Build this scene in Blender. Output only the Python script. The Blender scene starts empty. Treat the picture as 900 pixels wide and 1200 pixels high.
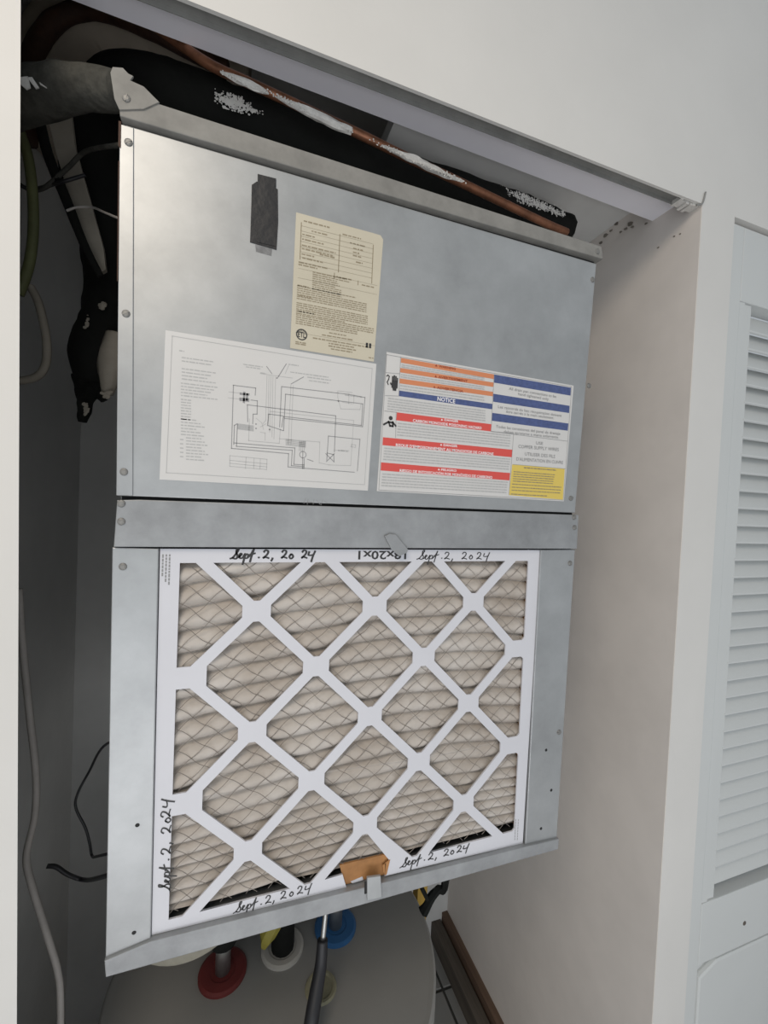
import bpy, bmesh, math, random
from mathutils import Vector, Matrix, noise
random.seed(7)
C = bpy.context.scene.collection

# ------------------------------------------------------------------ camera
EYE = Vector((0.0, -0.5015, 1.53))
FOCAL = 490.0                                   # pixels, for a 900 x 1200 frame
ROT = Matrix(((0.94411916, -0.32671651, 0.04353534),
              (0.03317562, -0.03721714, -0.99875636),
              (0.32793045, 0.94438933, -0.02429839)))   # world -> camera (x right, y down, z forward)
cam_data = bpy.data.cameras.new('camera')
cam = bpy.data.objects.new('camera', cam_data)
C.objects.link(cam)
cam_data.sensor_fit = 'HORIZONTAL'
cam_data.sensor_width = 36.0
cam_data.lens = 36.0 * FOCAL / 900.0
cam_data.clip_start = 0.01
inv = ROT.transposed() @ Matrix(((1, 0, 0), (0, -1, 0), (0, 0, -1)))
cam.matrix_world = Matrix.Translation(EYE) @ inv.to_4x4()
bpy.context.scene.camera = cam

# ------------------------------------------------------------------ world, lights, exposure
world = bpy.data.worlds.new('world')
bpy.context.scene.world = world
world.use_nodes = True
bg = world.node_tree.nodes['Background']
bg.inputs['Color'].default_value = (0.86, 0.93, 1.0, 1)
bg.inputs['Strength'].default_value = 0.52


def area(name, loc, aim, sx, sy, power, col):
    l = bpy.data.lights.new(name, 'AREA')
    l.shape = 'RECTANGLE'
    l.size, l.size_y, l.energy, l.color = sx, sy, power, col
    o = bpy.data.objects.new(name, l)
    C.objects.link(o)
    o.location = loc
    o.rotation_euler = (Vector(aim) - Vector(loc)).to_track_quat('-Z', 'Y').to_euler()
    return o


area('daylight_door', (-0.7, -2.3, 1.15), (0.25, 0.0, 1.45), 1.8, 2.1, 10, (0.92, 0.96, 1.0))
area('ceiling_lamp', (-0.55, -1.0, 2.5), (-0.2, -0.3, 0.6), 0.6, 0.6, 12, (1.0, 0.87, 0.72))
area('soffit_fill', (-0.1, -1.6, 0.35), (0.2, 0.1, 1.9), 1.9, 0.6, 13, (0.97, 0.97, 1.0))  # added fill with no visible source, brightens the soffit from below
vs = bpy.context.scene.view_settings
vs.view_transform = 'Standard'
vs.look = 'None'
vs.gamma = 1.0
vs.exposure = -0.14
vs.use_curve_mapping = False


# ------------------------------------------------------------------ helpers
def ray(px, py):
    v = ROT.transposed() @ Vector(((px - 450) / FOCAL, (py - 600) / FOCAL, 1.0))
    return v / v.y


def at(px, py, y=0.0):
    """point of the vertical plane Y = y (parallel to the unit's face) seen at a pixel"""
    return EYE + ray(px, py) * (y - EYE.y)


def tag(o, label=None, cat=None, group=None, kind=None):
    if label: o['label'] = label
    if cat: o['category'] = cat
    if group: o['group'] = group
    if kind: o['kind'] = kind
    return o


def empty(name, loc, label, cat, group=None):
    o = bpy.data.objects.new(name, None)
    o.empty_display_size = 0.05
    C.objects.link(o)
    o.location = loc
    return tag(o, label, cat, group)


def link(name, me, mat, parent=None, smooth=False):
    if isinstance(me, bmesh.types.BMesh):
        b = me
        me = bpy.data.meshes.new(name)
        bmesh.ops.recalc_face_normals(b, faces=b.faces[:])
        b.to_mesh(me)
        b.free()
    o = bpy.data.objects.new(name, me)
    C.objects.link(o)
    if mat is not None:
        me.materials.clear()
        me.materials.append(mat)
    if smooth:
        for p in me.polygons: p.use_smooth = True
    if parent is not None:
        o.parent = parent
        m = Matrix.Identity(4)
        q = parent
        while q is not None:
            m = m @ Matrix.Translation(-q.location) if q.type == 'EMPTY' else m
            q = q.parent
        me.transform(m)                       # meshes are written in world coordinates
    return o


def box(b, x0, x1, y0, y1, z0, z1):
    v = [b.verts.new(p) for p in ((x0, y0, z0), (x1, y0, z0), (x1, y1, z0), (x0, y1, z0),
                                  (x0, y0, z1), (x1, y0, z1), (x1, y1, z1), (x0, y1, z1))]
    for f in ((0, 3, 2, 1), (4, 5, 6, 7), (0, 1, 5, 4), (1, 2, 6, 5), (2, 3, 7, 6), (3, 0, 4, 7)):
        b.faces.new([v[i] for i in f])


def boxes(*bs):
    b = bmesh.new()
    for q in bs: box(b, *q)
    return b


def prism(pts, y0, y1, bevel=0.0, b=None):
    """pts: list of (X, Z); extruded from y0 (front) to y1 (back)"""
    own = b is None
    if own: b = bmesh.new()
    f = [b.verts.new((x, y0, z)) for x, z in pts]
    k = [b.verts.new((x, y1, z)) for x, z in pts]
    n = len(pts)
    b.faces.new(f)
    b.faces.new(k[::-1])
    for i in range(n):
        b.faces.new((f[i], k[i], k[(i + 1) % n], f[(i + 1) % n]))
    if bevel and own:
        bmesh.ops.recalc_face_normals(b, faces=b.faces[:])
        es = [e for e in b.edges if all(abs(v.co.y - y0) < 1e-7 for v in e.verts)]
        bmesh.ops.bevel(b, geom=es, offset=bevel, segments=2, affect='EDGES', profile=0.5)
    return b


def fq(pix, y=0.0):
    return [(p.x, p.z) for p in (at(x, yy, y) for x, yy in pix)]


def pixprism(pix, y0, y1, bevel=0.0, b=None):
    return prism(fq(pix, 0.0), y0, y1, bevel, b)


def smoothpath(pts, n=8):
    out = []
    P = [pts[0]] + list(pts) + [pts[-1]]
    for i in range(1, len(P) - 2):
        for k in range(n):
            t = k / n
            a, b_, c, d = P[i - 1], P[i], P[i + 1], P[i + 2]
            out.append(0.5 * ((2 * b_) + (c - a) * t + (2 * a - 5 * b_ + 4 * c - d) * t * t
                              + (3 * b_ - a - 3 * c + d) * t * t * t))
    out.append(P[-2])
    return out


def tube(pts, r, seg=10, n=8, wob=0.0, b=None, cap=True, smooth=True, seed=0.0):
    """r: number or list per control point"""
    if b is None: b = bmesh.new()
    rr = r if isinstance(r, (list, tuple)) else [r] * len(pts)
    if smooth and len(pts) > 2:
        q = smoothpath([Vector((*p, q_)) for p, q_ in zip(pts, rr)], n)
        path = [v.xyz for v in q]
        rad = [v.w for v in q]
    else:
        path, rad = [Vector(p) for p in pts], list(rr)
    rings = []
    up = Vector((0.31, 0.2, 0.93))
    for i, p in enumerate(path):
        t = (path[min(i + 1, len(path) - 1)] - path[max(i - 1, 0)])
        if t.length < 1e-9: t = Vector((0, 0, 1))
        t.normalize()
        a = up - t * up.dot(t)
        if a.length < 1e-4: a = Vector((1, 0, 0)) - t * t.x
        a.normalize()
        up = a
        c = t.cross(a)
        ring = []
        for k in range(seg):
            an = 2 * math.pi * k / seg
            w = 1.0
            if wob: w += wob * noise.noise(Vector((p.x * 40 + seed, p.z * 40 + k * 0.9, p.y * 40)))
            ring.append(b.verts.new(p + (a * math.cos(an) + c * math.sin(an)) * rad[i] * w))
        rings.append(ring)
    for i in range(len(rings) - 1):
        for k in range(seg):
            b.faces.new((rings[i][k], rings[i][(k + 1) % seg], rings[i + 1][(k + 1) % seg], rings[i + 1][k]))
    if cap:
        b.faces.new(rings[0][::-1])
        b.faces.new(rings[-1])
    return b


def lathe(prof, c, seg=32, b=None, axis='Z'):
    if b is None: b = bmesh.new()
    rings = []
    for r, h in prof:
        ring = []
        for k in range(seg):
            an = 2 * math.pi * k / seg
            if axis == 'Z':
                p = (c[0] + r * math.cos(an), c[1] + r * math.sin(an), c[2] + h)
            else:
                p = (c[0] + r * math.cos(an), c[1] + h, c[2] + r * math.sin(an))
            ring.append(b.verts.new(p))
        rings.append(ring)
    for i in range(len(rings) - 1):
        for k in range(seg):
            b.faces.new((rings[i][k], rings[i][(k + 1) % seg], rings[i + 1][(k + 1) % seg], rings[i + 1][k]))
    if prof[0][0] > 1e-6: b.faces.new(rings[0])
    if prof[-1][0] > 1e-6: b.faces.new(rings[-1])
    bmesh.ops.remove_doubles(b, verts=b.verts[:], dist=1e-7)
    return b


def seg_quad(p, q, w):
    d = (Vector(q) - Vector(p))
    if d.length < 1e-9: return None
    d.normalize()
    n = Vector((-d.y, d.x)) * w / 2
    p, q = Vector(p) - d * w / 2, Vector(q) + d * w / 2
    return [tuple(p - n), tuple(q - n), tuple(q + n), tuple(p + n)]


# ------------------------------------------------------------------ materials
def mat(name, col, rough=0.6, metal=0.0, var=0.0, vscale=8.0, col2=None, bump=0.0, bscale=60.0,
        stretch=(1, 1, 1), spec=0.5, detail=4.0, lo=0.35, hi=0.65):
    m = bpy.data.materials.new(name)
    m.use_nodes = True
    nt = m.node_tree
    p = nt.nodes['Principled BSDF']
    p.inputs['Roughness'].default_value = rough
    p.inputs['Metallic'].default_value = metal
    p.inputs['Specular IOR Level'].default_value = spec
    p.inputs['Base Color'].default_value = (*col, 1)
    if var or bump:
        tc = nt.nodes.new('ShaderNodeTexCoord')
        mp = nt.nodes.new('ShaderNodeMapping')
        mp.inputs['Scale'].default_value = stretch
        nt.links.new(tc.outputs['Object'], mp.inputs['Vector'])
    if var:
        n = nt.nodes.new('ShaderNodeTexNoise')
        n.inputs['Scale'].default_value = vscale
        n.inputs['Detail'].default_value = detail
        n.inputs['Roughness'].default_value = 0.65
        nt.links.new(mp.outputs['Vector'], n.inputs['Vector'])
        r = nt.nodes.new('ShaderNodeValToRGB')
        c2 = col2 or tuple(c * (1 - var) for c in col)
        r.color_ramp.elements[0].position = lo
        r.color_ramp.elements[1].position = hi
        r.color_ramp.elements[0].color = (*c2, 1)
        r.color_ramp.elements[1].color = (*col, 1)
        nt.links.new(n.outputs['Fac'], r.inputs['Fac'])
        nt.links.new(r.outputs['Color'], p.inputs['Base Color'])
    if bump:
        n2 = nt.nodes.new('ShaderNodeTexNoise')
        n2.inputs['Scale'].default_value = bscale
        n2.inputs['Detail'].default_value = 3
        nt.links.new(mp.outputs['Vector'], n2.inputs['Vector'])
        bp = nt.nodes.new('ShaderNodeBump')
        bp.inputs['Strength'].default_value = bump
        bp.inputs['Distance'].default_value = 0.004
        nt.links.new(n2.outputs['Fac'], bp.inputs['Height'])
        nt.links.new(bp.outputs['Normal'], p.inputs['Normal'])
    return m


M = dict(
    paint=mat('white_wall_paint', (0.66, 0.645, 0.61), 0.55, var=0.05, vscale=3, bump=0.06, bscale=90),
    soffit=mat('lilac_lit_soffit', (0.84, 0.83, 0.88), 0.5, var=0.04, vscale=5, bump=0.05, bscale=80),  # bounced cool light on the underside is put into this bright lilac
    inner=mat('old_closet_paint', (0.76, 0.71, 0.66), 0.7, var=0.10, vscale=4, bump=0.15, bscale=30,
              lo=0.3, hi=0.6),
    closet=mat('grey_closet_paint', (0.66, 0.66, 0.64), 0.75, var=0.10, vscale=5, bump=0.1, bscale=40),
    door=mat('door_paint', (0.58, 0.595, 0.58), 0.5, var=0.03, vscale=4, bump=0.03, bscale=60),
    galv=mat('galvanised_sheet', (0.42, 0.432, 0.434), 0.42, 0.5, var=0.24, vscale=11, bump=0.03, bscale=25,
             detail=6, lo=0.3, hi=0.7),
    galv_dull=mat('dull_galvanised_sheet', (0.37, 0.38, 0.385), 0.55, 0.45, var=0.32, vscale=18, bump=0.05,
                  bscale=40, detail=7, lo=0.3, hi=0.7),
    galv_cap=mat('weathered_galvanised_cap', (0.27, 0.262, 0.24), 0.7, 0.12, var=0.30, vscale=30, bump=0.08,
                 bscale=60, detail=7, lo=0.3, hi=0.7),
    inside=mat('dark_lining_and_gap_shade', (0.02, 0.02, 0.02), 0.9),  # near-black lining; also paints the shade in gaps and holes
    paper=mat('white_label_paper', (0.60, 0.59, 0.57), 0.45, var=0.03, vscale=10),
    cream=mat('cream_label_paper', (0.54, 0.495, 0.385), 0.5, var=0.06, vscale=12),
    ink=mat('black_ink', (0.03, 0.03, 0.03), 0.6),
    grey_ink=mat('grey_print', (0.26, 0.26, 0.26), 0.6),
    fine_ink=mat('pale_grey_print', (0.42, 0.42, 0.41), 0.6),
    brown_ink=mat('faded_brown_print', (0.27, 0.225, 0.15), 0.6),
    orange=mat('orange_print', (0.60, 0.22, 0.10), 0.5),
    red=mat('red_print', (0.62, 0.08, 0.065), 0.5),
    dark_red=mat('dark_red_print', (0.30, 0.05, 0.02), 0.5),
    blue=mat('blue_print', (0.075, 0.105, 0.25), 0.5, var=0.25, vscale=180),
    yellow=mat('yellow_print', (0.66, 0.50, 0.11), 0.5),
    white_ink=mat('white_print', (0.80, 0.78, 0.78), 0.5),
    tape=mat('black_tape', (0.012, 0.012, 0.013), 0.45, bump=0.2, bscale=90),
    adhesive=mat('grey_adhesive_smear', (0.22, 0.22, 0.22), 0.7, var=0.3, vscale=150),
    card=mat('white_coated_cardboard', (0.61, 0.61, 0.64), 0.45, var=0.03, vscale=10),
    brown_card=mat('brown_cardboard', (0.42, 0.20, 0.07), 0.8, var=0.3, vscale=30),
    media=mat('dusty_filter_fabric', (0.55, 0.51, 0.465), 0.95, var=0.22, vscale=9, col2=(0.41, 0.36, 0.31),
              bump=0.25, bscale=160, spec=0.1),
    duct=mat('beige_duct_wrap', (0.68, 0.60, 0.49), 0.75, var=0.15, vscale=10, bump=0.2, bscale=25),
    dish=mat('aged_cream_plastic', (0.30, 0.28, 0.22), 0.6, var=0.3, vscale=30),
    soot_and_shade=mat('soot_flakes_and_gap_shade', (0.27, 0.24, 0.20), 0.9, var=0.4, vscale=90),  # wall flakes, and the painted shade in the door gap
    dust=mat('brown_dust', (0.20, 0.15, 0.13), 0.95, var=0.3, vscale=30),
    wire=mat('thin_steel_wire', (0.27, 0.24, 0.21), 0.5, 0.5),
    screw=mat('screw_steel', (0.27, 0.265, 0.25), 0.55, 0.5, var=0.3, vscale=200),
    black_foam=mat('black_pipe_insulation', (0.007, 0.0075, 0.006), 0.85, var=0.3, vscale=30, spec=0.25, bump=0.3, bscale=70),
    grey_wrap=mat('grey_tape_wrapped_hose', (0.075, 0.073, 0.062), 0.8, var=0.5, vscale=35, spec=0.2, bump=1.0, bscale=60),
    copper=mat('tarnished_copper', (0.30, 0.13, 0.07), 0.45, 0.6, var=0.45, vscale=40),
    crust=mat('white_crust', (0.66, 0.64, 0.60), 0.9, var=0.15, vscale=200),
    rust=mat('dark_brown_pipe', (0.075, 0.035, 0.02), 0.75, var=0.5, vscale=40),
    enamel=mat('grey_enamel', (0.265, 0.26, 0.245), 0.5, var=0.08, vscale=6, bump=0.03, bscale=200),
    red_plastic=mat('dull_red_plastic', (0.15, 0.022, 0.02), 0.6, var=0.2, vscale=40),
    white_plastic=mat('white_plastic', (0.46, 0.44, 0.40), 0.5, var=0.08, vscale=30),
    blue_plastic=mat('blue_plastic', (0.03, 0.13, 0.31), 0.5, var=0.15, vscale=40),
    plug=mat('yellowed_plastic', (0.28, 0.26, 0.17), 0.6, var=0.2, vscale=50),
    steel=mat('pipe_nipple_steel', (0.42, 0.42, 0.40), 0.35, 0.8, var=0.2, vscale=60),
    black_cable=mat('black_cable_jacket', (0.012, 0.012, 0.014), 0.5),
    white_cable=mat('off_white_cable_jacket', (0.42, 0.39, 0.36), 0.6, var=0.15, vscale=30),
    green_cable=mat('olive_hose', (0.14, 0.15, 0.06), 0.6, var=0.3, vscale=20),
    beige=mat('beige_pipe', (0.30, 0.27, 0.22), 0.7, var=0.2, vscale=20),
    tagy=mat('yellow_tape', (0.34, 0.29, 0.05), 0.6, var=0.2, vscale=60),
    wood_yellow=mat('yellow_timber', (0.52, 0.33, 0.06), 0.7, var=0.25, vscale=20, stretch=(1, 1, 0.1)),
    wood=mat('brown_timber', (0.17, 0.105, 0.07), 0.7, var=0.4, vscale=20, stretch=(3, 0.2, 3)),
    wood2=mat('grey_brown_timber', (0.12, 0.10, 0.08), 0.75, var=0.4, vscale=20, stretch=(3, 0.2, 3)),
    tile=mat('grey_floor_tile', (0.30, 0.295, 0.28), 0.5, var=0.12, vscale=6),
    grout=mat('dark_grout', (0.07, 0.068, 0.062), 0.9, var=0.2, vscale=40),
    bounce_floor=mat('pale_bounce_floor', (0.80, 0.78, 0.77), 0.8, var=0.1, vscale=5),  # kept very pale to bounce light upwards
    track=mat('dull_steel_track', (0.30, 0.30, 0.285), 0.6, 0.3, var=0.25, vscale=15),
)

# ------------------------------------------------------------------ setting
YF = 0.0285                                     # front face of the wall (0.53 m from the lens)
YB = 0.124                                      # back of the header
XR = 0.75                                       # right closet wall
XL = -0.392                                     # left closet wall
YC = 0.78                                       # back closet wall
ZH = EYE.z + 0.546                              # lower edge of the fascia
ZC = EYE.z + 0.624                              # closet ceiling
S = lambda o: tag(o, kind='structure')

# floor and tiles
fl = S(link('floor', boxes((-2.2, 2.4, -3.0, 1.0, -0.06, -0.004)), M['grout']))
ts = 0.15
tb = boxes((0.004, ts - 0.004, 0.004, ts - 0.004, -0.006, 0.0))
bmesh.ops.recalc_face_normals(tb, faces=tb.faces[:])
bmesh.ops.bevel(tb, geom=[e for e in tb.edges if all(v.co.z > -0.001 for v in e.verts)], offset=0.002,
                segments=1, affect='EDGES')
tme = bpy.data.meshes.new('tile')
tb.to_mesh(tme)
tb.free()
tme.materials.append(M['tile'])
for i in range(-2, 5):
    for j in range(-3, 5):
        t = bpy.data.objects.new('tile', tme)
        C.objects.link(t)
        t.parent = fl
        t.location = (0.06 + i * ts, j * ts + 0.03, random.uniform(-0.0005, 0.0005))

S(link('floor', boxes((-2.2, 2.4, -3.0, -0.42, -0.003, 0.0)), M['bounce_floor']))  # unseen pale slab added to bounce light up to the soffit
# front wall: header with fascia, strip right of the opening, piece over the door, jamb at the left
DX0, DX1 = 0.8345, 1.32                         # opening of the louvred door
JT, JB = -0.2235, -0.2035                       # the left jamb leans a little
b = boxes((-2.2, XR, YF, YF + 0.0045, ZH, 2.55),            # fascia
          (-2.2, XR, YF + 0.0045, YB, EYE.z + 0.60, 2.55),  # header behind
          (XR, DX0, YF, YB, 0.0, 2.55),
          (DX0, DX1, YF, YB, ZH, 2.55), (DX1, 2.4, YF, YB, 0.0, 2.55))
wf = S(link('wall_front', b, M['paint']))
b = bmesh.new()
zt = EYE.z + 0.60
quad = [(-2.2, YF), (None, YF), ('b', YB), (-2.2, YB)]
lo = [b.verts.new(p) for p in ((-2.2, YF, 0), (JB + 0.012, YF, 0), (JB - 0.045, YB, 0), (-2.2, YB, 0))]
hi_ = [b.verts.new(p) for p in ((-2.2, YF, zt), (JT, YF, zt), (JT - 0.045, YB, zt), (-2.2, YB, zt))]
b.faces.new(lo[::-1]); b.faces.new(hi_)
for i in range(4):
    b.faces.new((lo[i], lo[(i + 1) % 4], hi_[(i + 1) % 4], hi_[i]))
S(link('trim_1', b, M['paint']))                # splayed left jamb
# soffit board of the header (sags to the right)
b = bmesh.new()
vs_ = []
for x, z in ((-0.26, 0.592), (XR, 0.5745)):
    for y in (YF + 0.026, YB):
        for dz in (0, 0.02):
            vs_.append(b.verts.new((x, y, EYE.z + z + dz)))
for f in ((0, 2, 6, 4), (1, 5, 7, 3), (0, 1, 3, 2), (4, 6, 7, 5), (0, 4, 5, 1), (2, 3, 7, 6)):
    b.faces.new([vs_[i] for i in f])
S(link('trim_2', b, M['soffit']))
# closet shell
wr = S(link('wall_right', boxes((XR, XR + 0.05, YB - 0.001, YC + 0.05, 0.0, 2.56)), M['inner']))

def on_right(px, py, d=0.002):
    r = ray(px, py)
    return EYE + r * ((XR - d) / r.x)


rn = random.Random(5)
b = bmesh.new()
for px, py, s_ in ((738, 262, 3.0), (733, 268, 2.2), (741, 266, 1.6), (722, 262, 2.4), (716, 270, 2.0), (709, 276, 2.6), (727, 272, 1.4), (704, 284, 2.0), (757, 262, 1.6), (790, 277, 1.2), (797, 274, 1.0), (771, 290, 1.2)):
    n = 6
    c = [on_right(px + s_ * 1.6 * rn.uniform(.5, 1) * math.cos(k * 1.047), py + s_ * rn.uniform(.5, 1) * math.sin(k * 1.047) - s_ * .6 * math.cos(k * 1.047)) for k in range(n)]
    f = [b.verts.new(v) for v in c]
    g_ = [b.verts.new(v + Vector((0.0009, 0, 0))) for v in c]
    b.faces.new(f); b.faces.new(g_[::-1])
    for k in range(n): b.faces.new((f[k], f[(k + 1) % n], g_[(k + 1) % n], g_[k]))
tag(link('peeling_paint', b, M['soot_and_shade'], wr), kind='stuff')
rj = S(link('trim_3', boxes((XR - 0.001, XR, YF + 0.0005, YC, 0.0, ZH + 0.04)), M['inner']))
S(link('wall_left', boxes((XL - 0.05, XL, YB, YC, 0.0, 2.56)), M['closet']))
S(link('wall_back', boxes((XL - 0.05, XR + 0.05, YC, YC + 0.05, 0.0, 2.56)), M['closet']))
S(link('ceiling', boxes((XL - 0.05, XR + 0.05, YB - 0.002, YC + 0.05, EYE.z + 1.0, EYE.z + 1.03)), M['closet']))
S(link('trim_5', boxes((0.22, XR, YB, YC, ZC, ZC + 0.03)), M['closet']))   # dropped board at the right end
# skirting boards at the foot of the right wall
bb = link('baseboard_right', boxes((XR - 0.022, XR - 0.001, 0.125, YC, 0.0, 0.085)), M['wood'])
S(bb)
link('front_strip', boxes((XR - 0.062, XR - 0.028, 0.125, YC, 0.0, 0.062)), M['wood2'], bb)

# bifold track under the header
tr = empty('door_track', (0.0, YF + 0.015, ZH), 'dull steel bifold door track under the header, torn at its right end', 'door track')
x0t, x1t = -0.24, 0.715
ty0, ty1 = YF + 0.005, YF + 0.0215
link('rail_channel', boxes((x0t, x1t, ty0, ty0 + 0.0012, ZH + 0.001, ZH + 0.028),
                           (x0t, x1t, ty1 - 0.0012, ty1, ZH + 0.0005, ZH + 0.028),
                           (x0t, x1t, ty0, ty1, ZH + 0.006, ZH + 0.009)), M['track'], tr)
b = bmesh.new()
for i in range(9):
    x = x1t - 0.012 + i * 0.005
    box(b, x, x + 0.0065, ty0 - 0.001 + random.uniform(0, 0.004), ty1 + random.uniform(-0.002, 0.004),
        ZH + random.uniform(-0.004, 0.0), ZH + random.uniform(0.002, 0.009))
o = link('torn_end', b, M['crust'], tr)
tag(o, 'flaking white painted end')
b = tube([(XR - 0.012, YF + 0.002, ZH - 0.004), (XR - 0.002, YF - 0.001, ZH + 0.0), (XR + 0.003, YF - 0.002, ZH + 0.02)],
         0.0014, 6)
link('loose_caulk', b, M['track'], tr)

# ------------------------------------------------------------------ louvred door
dz0, dz1 = 0.012, ZH - 0.006
yd = YF + 0.005
door = empty('louvred_door', (DX0 + 0.24, yd + 0.017, dz0), 'white louvred bifold door panel right of the air handler closet', 'door')
ux0, ux1 = DX0 + 0.0055, DX1 - 0.004
lx0, lx1 = 0.911, ux1 - 0.077                   # louvre field
lz0, lz1 = EYE.z - 0.722, EYE.z + 0.392
link('stile', prism([(ux0, dz0), (lx0 - 0.039, dz0), (lx0 - 0.039, dz1), (ux0, dz1)], yd, yd + 0.033, 0.002), M['door'], door)
link('stile', prism([(lx1 + 0.039, dz0), (ux1, dz0), (ux1, dz1), (lx1 + 0.039, dz1)], yd, yd + 0.033, 0.002), M['door'], door)
link('inner_moulding', boxes((lx0 - 0.0385, lx0 - 0.022, yd + 0.002, yd + 0.03, lz0 - 0.03, lz1 + 0.012),
                             (lx0 - 0.0215, lx0, yd + 0.0045, yd + 0.03, lz0 - 0.03, lz1 + 0.012)), M['door'], door)
link('inner_moulding', boxes((lx1 + 0.022, lx1 + 0.0385, yd + 0.002, yd + 0.03, lz0 - 0.03, lz1 + 0.012),
                             (lx1, lx1 + 0.0215, yd + 0.0045, yd + 0.03, lz0 - 0.03, lz1 + 0.012)), M['door'], door)
link('top_rail', prism([(lx0 - 0.0385, lz1 + 0.0125), (lx1 + 0.0385, lz1 + 0.0125), (lx1 + 0.0385, dz1), (lx0 - 0.0385, dz1)],
                       yd + 0.0005, yd + 0.033, 0.0015), M['door'], door)
pz1 = EYE.z - 0.875
link('lock_rail', prism([(lx0 - 0.0385, pz1), (lx1 + 0.0385, pz1), (lx1 + 0.0385, lz0 - 0.0305), (lx0 - 0.0385, lz0 - 0.0305)],
                        yd + 0.0005, yd + 0.033, 0.0015), M['door'], door)
link('bottom_rail', prism([(lx0 - 0.0385, dz0), (lx1 + 0.0385, dz0), (lx1 + 0.0385, dz0 + 0.15), (lx0 - 0.0385, dz0 + 0.15)],
                          yd + 0.0005, yd + 0.033, 0.0015), M['door'], door)
link('raised_panel', prism([(lx0 - 0.03, dz0 + 0.158), (lx1 + 0.03, dz0 + 0.158), (lx1 + 0.03, pz1 - 0.02), (lx1 - 0.02, pz1 - 0.008),
                            (lx0 + 0.02, pz1 - 0.008), (lx0 - 0.03, pz1 - 0.03)],
                           yd + 0.003, yd + 0.025, 0.006), M['door'], door)
link('panel_backing', boxes((lx0 - 0.0385, lx1 + 0.0385, yd + 0.012, yd + 0.02, dz0 + 0.15, pz1)), M['door'], door)
ns = 33
pitch = (lz1 - lz0) / ns
sb = bmesh.new()
ang = math.radians(62)
hw, th = 0.0212, 0.0032
prof = []
for k in range(4):                              # rounded front edge
    a = math.pi * (0.5 + k / 3)
    prof.append((-hw + th * 0.9 * (math.cos(a)) , th * math.sin(a)))
prof += [(hw, -th), (hw, th)]
pp = [(u * math.cos(ang) - v * math.sin(ang), u * math.sin(ang) + v * math.cos(ang)) for u, v in prof]
f0 = [sb.verts.new((lx0 - 0.002, yd + 0.0165 + y, z)) for y, z in pp]
f1 = [sb.verts.new((lx1 + 0.002, yd + 0.0165 + y, z)) for y, z in pp]
sb.faces.new(f0); sb.faces.new(f1[::-1])
for i in range(len(pp)):
    sb.faces.new((f0[i], f1[i], f1[(i + 1) % len(pp)], f0[(i + 1) % len(pp)]))
s0 = link('louvre_slat', sb, M['door'], door)
for k in range(ns):
    s = s0 if k == 0 else s0.copy()
    if k: C.objects.link(s)
    s.location = (0, 0, lz0 + pitch * (k + 0.5))
hp = at(876, 1085, YF)
link('knob_hole', lathe([(0.0, -0.0006), (0.004, -0.0006), (0.0048, 0.0), (0.0, 0.001)], (hp.x, yd + 0.0005, hp.z), 14, axis='Y'), M['wood2'], door)
S(link('door_gap_shade', boxes((DX0, ux0 - 0.0005, yd + 0.004, yd + 0.03, 0.0, ZH)), M['soot_and_shade']))   # added dark strip, paints the shade in the gap beside the door
# dark closet behind the louvres
S(link('wall_behind_door', boxes((XR + 0.05, 1.45, YC - 0.05, YC, 0.0, 2.3)), M['closet']))
b = boxes((DX0 - 0.0, DX1, YF + 0.03, YB, ZH - 0.0045, ZH + 0.01))
S(link('trim_4', b, M['track']))

# ------------------------------------------------------------------ air handler
UZ0, UZ1 = EYE.z - 0.514, EYE.z + 0.388
UXL, UXR = -0.119, 0.477
unit = empty('air_handler', ((UXL + UXR) / 2, 0.3, UZ0), 'galvanised steel air handler cabinet hung above the water heater', 'air handler')
T_ = 0.003
link('cabinet_body', boxes((UXL, UXL + T_, 0.012, YC, UZ0, UZ1), (UXR - T_, UXR, 0.012, YC, UZ0, UZ1),
                           (UXL, UXR, 0.012, YC, UZ1 - T_, UZ1), (UXL, UXR, 0.012, YC, UZ0, UZ0 + T_),
                           (UXL, UXR, YC - T_, YC, UZ0, UZ1)), M['galv_dull'], unit)
link('inner_lining', boxes((UXL + 0.004, UXR - 0.004, 0.05, 0.056, UZ0 + 0.004, UZ1 - 0.004)), M['inside'], unit)


def part(name, pix, y0, y1, m, bevel=0.0008, parent=unit, label=None):
    o = link(name, pixprism(pix, y0, y1, bevel), M[m], parent)
    if label: o['label'] = label
    return o


panel = part('access_panel', [(147, 146), (699, 309), (674, 601), (156, 581.5), (139, 581)], 0.0, 0.012, 'galv', 0.0012)
part('side_flange', [(140.5, 146), (157, 151), (156, 581), (136.5, 580.5)], -0.0012, 0.004, 'galv', 0.0006)
part('top_cap', [(142, 140.5), (141, 128), (148, 116), (172, 116), (186, 126), (702, 291), (703.5, 305.5)], -0.005, 0.03, 'galv_cap', 0.001)
part('corner_bracket', [(142, 135), (136, 122), (131.5, 92), (134, 85.5), (146, 86.5), (152, 93), (158, 96), (154.5, 101), (170, 108), (188, 126), (170, 134)],
     -0.0065, -0.0045, 'galv_cap', 0.0004, label='torn and bent sheet metal corner bracket')
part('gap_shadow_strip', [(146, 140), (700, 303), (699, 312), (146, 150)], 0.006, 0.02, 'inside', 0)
part('middle_rail', [(138, 586), (162, 585.5), (676.5, 603.5), (674.5, 643), (134, 640.5)], -0.003, 0.02, 'galv_dull', 0.001)
part('gap_shade_backing', [(140, 575), (675, 595), (675, 612), (140, 590)], 0.008, 0.016, 'inside', 0)  # dark strip painting the shade in the gap above the rail
part('side_post', [(131.5, 641.5), (186, 643), (176.5, 1100), (123.5, 1123)], 0.0, 0.03, 'galv', 0.001)
part('side_post', [(634, 644.5), (674, 644), (652.5, 983), (615.5, 991)], 0.0, 0.03, 'galv', 0.001)
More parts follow.
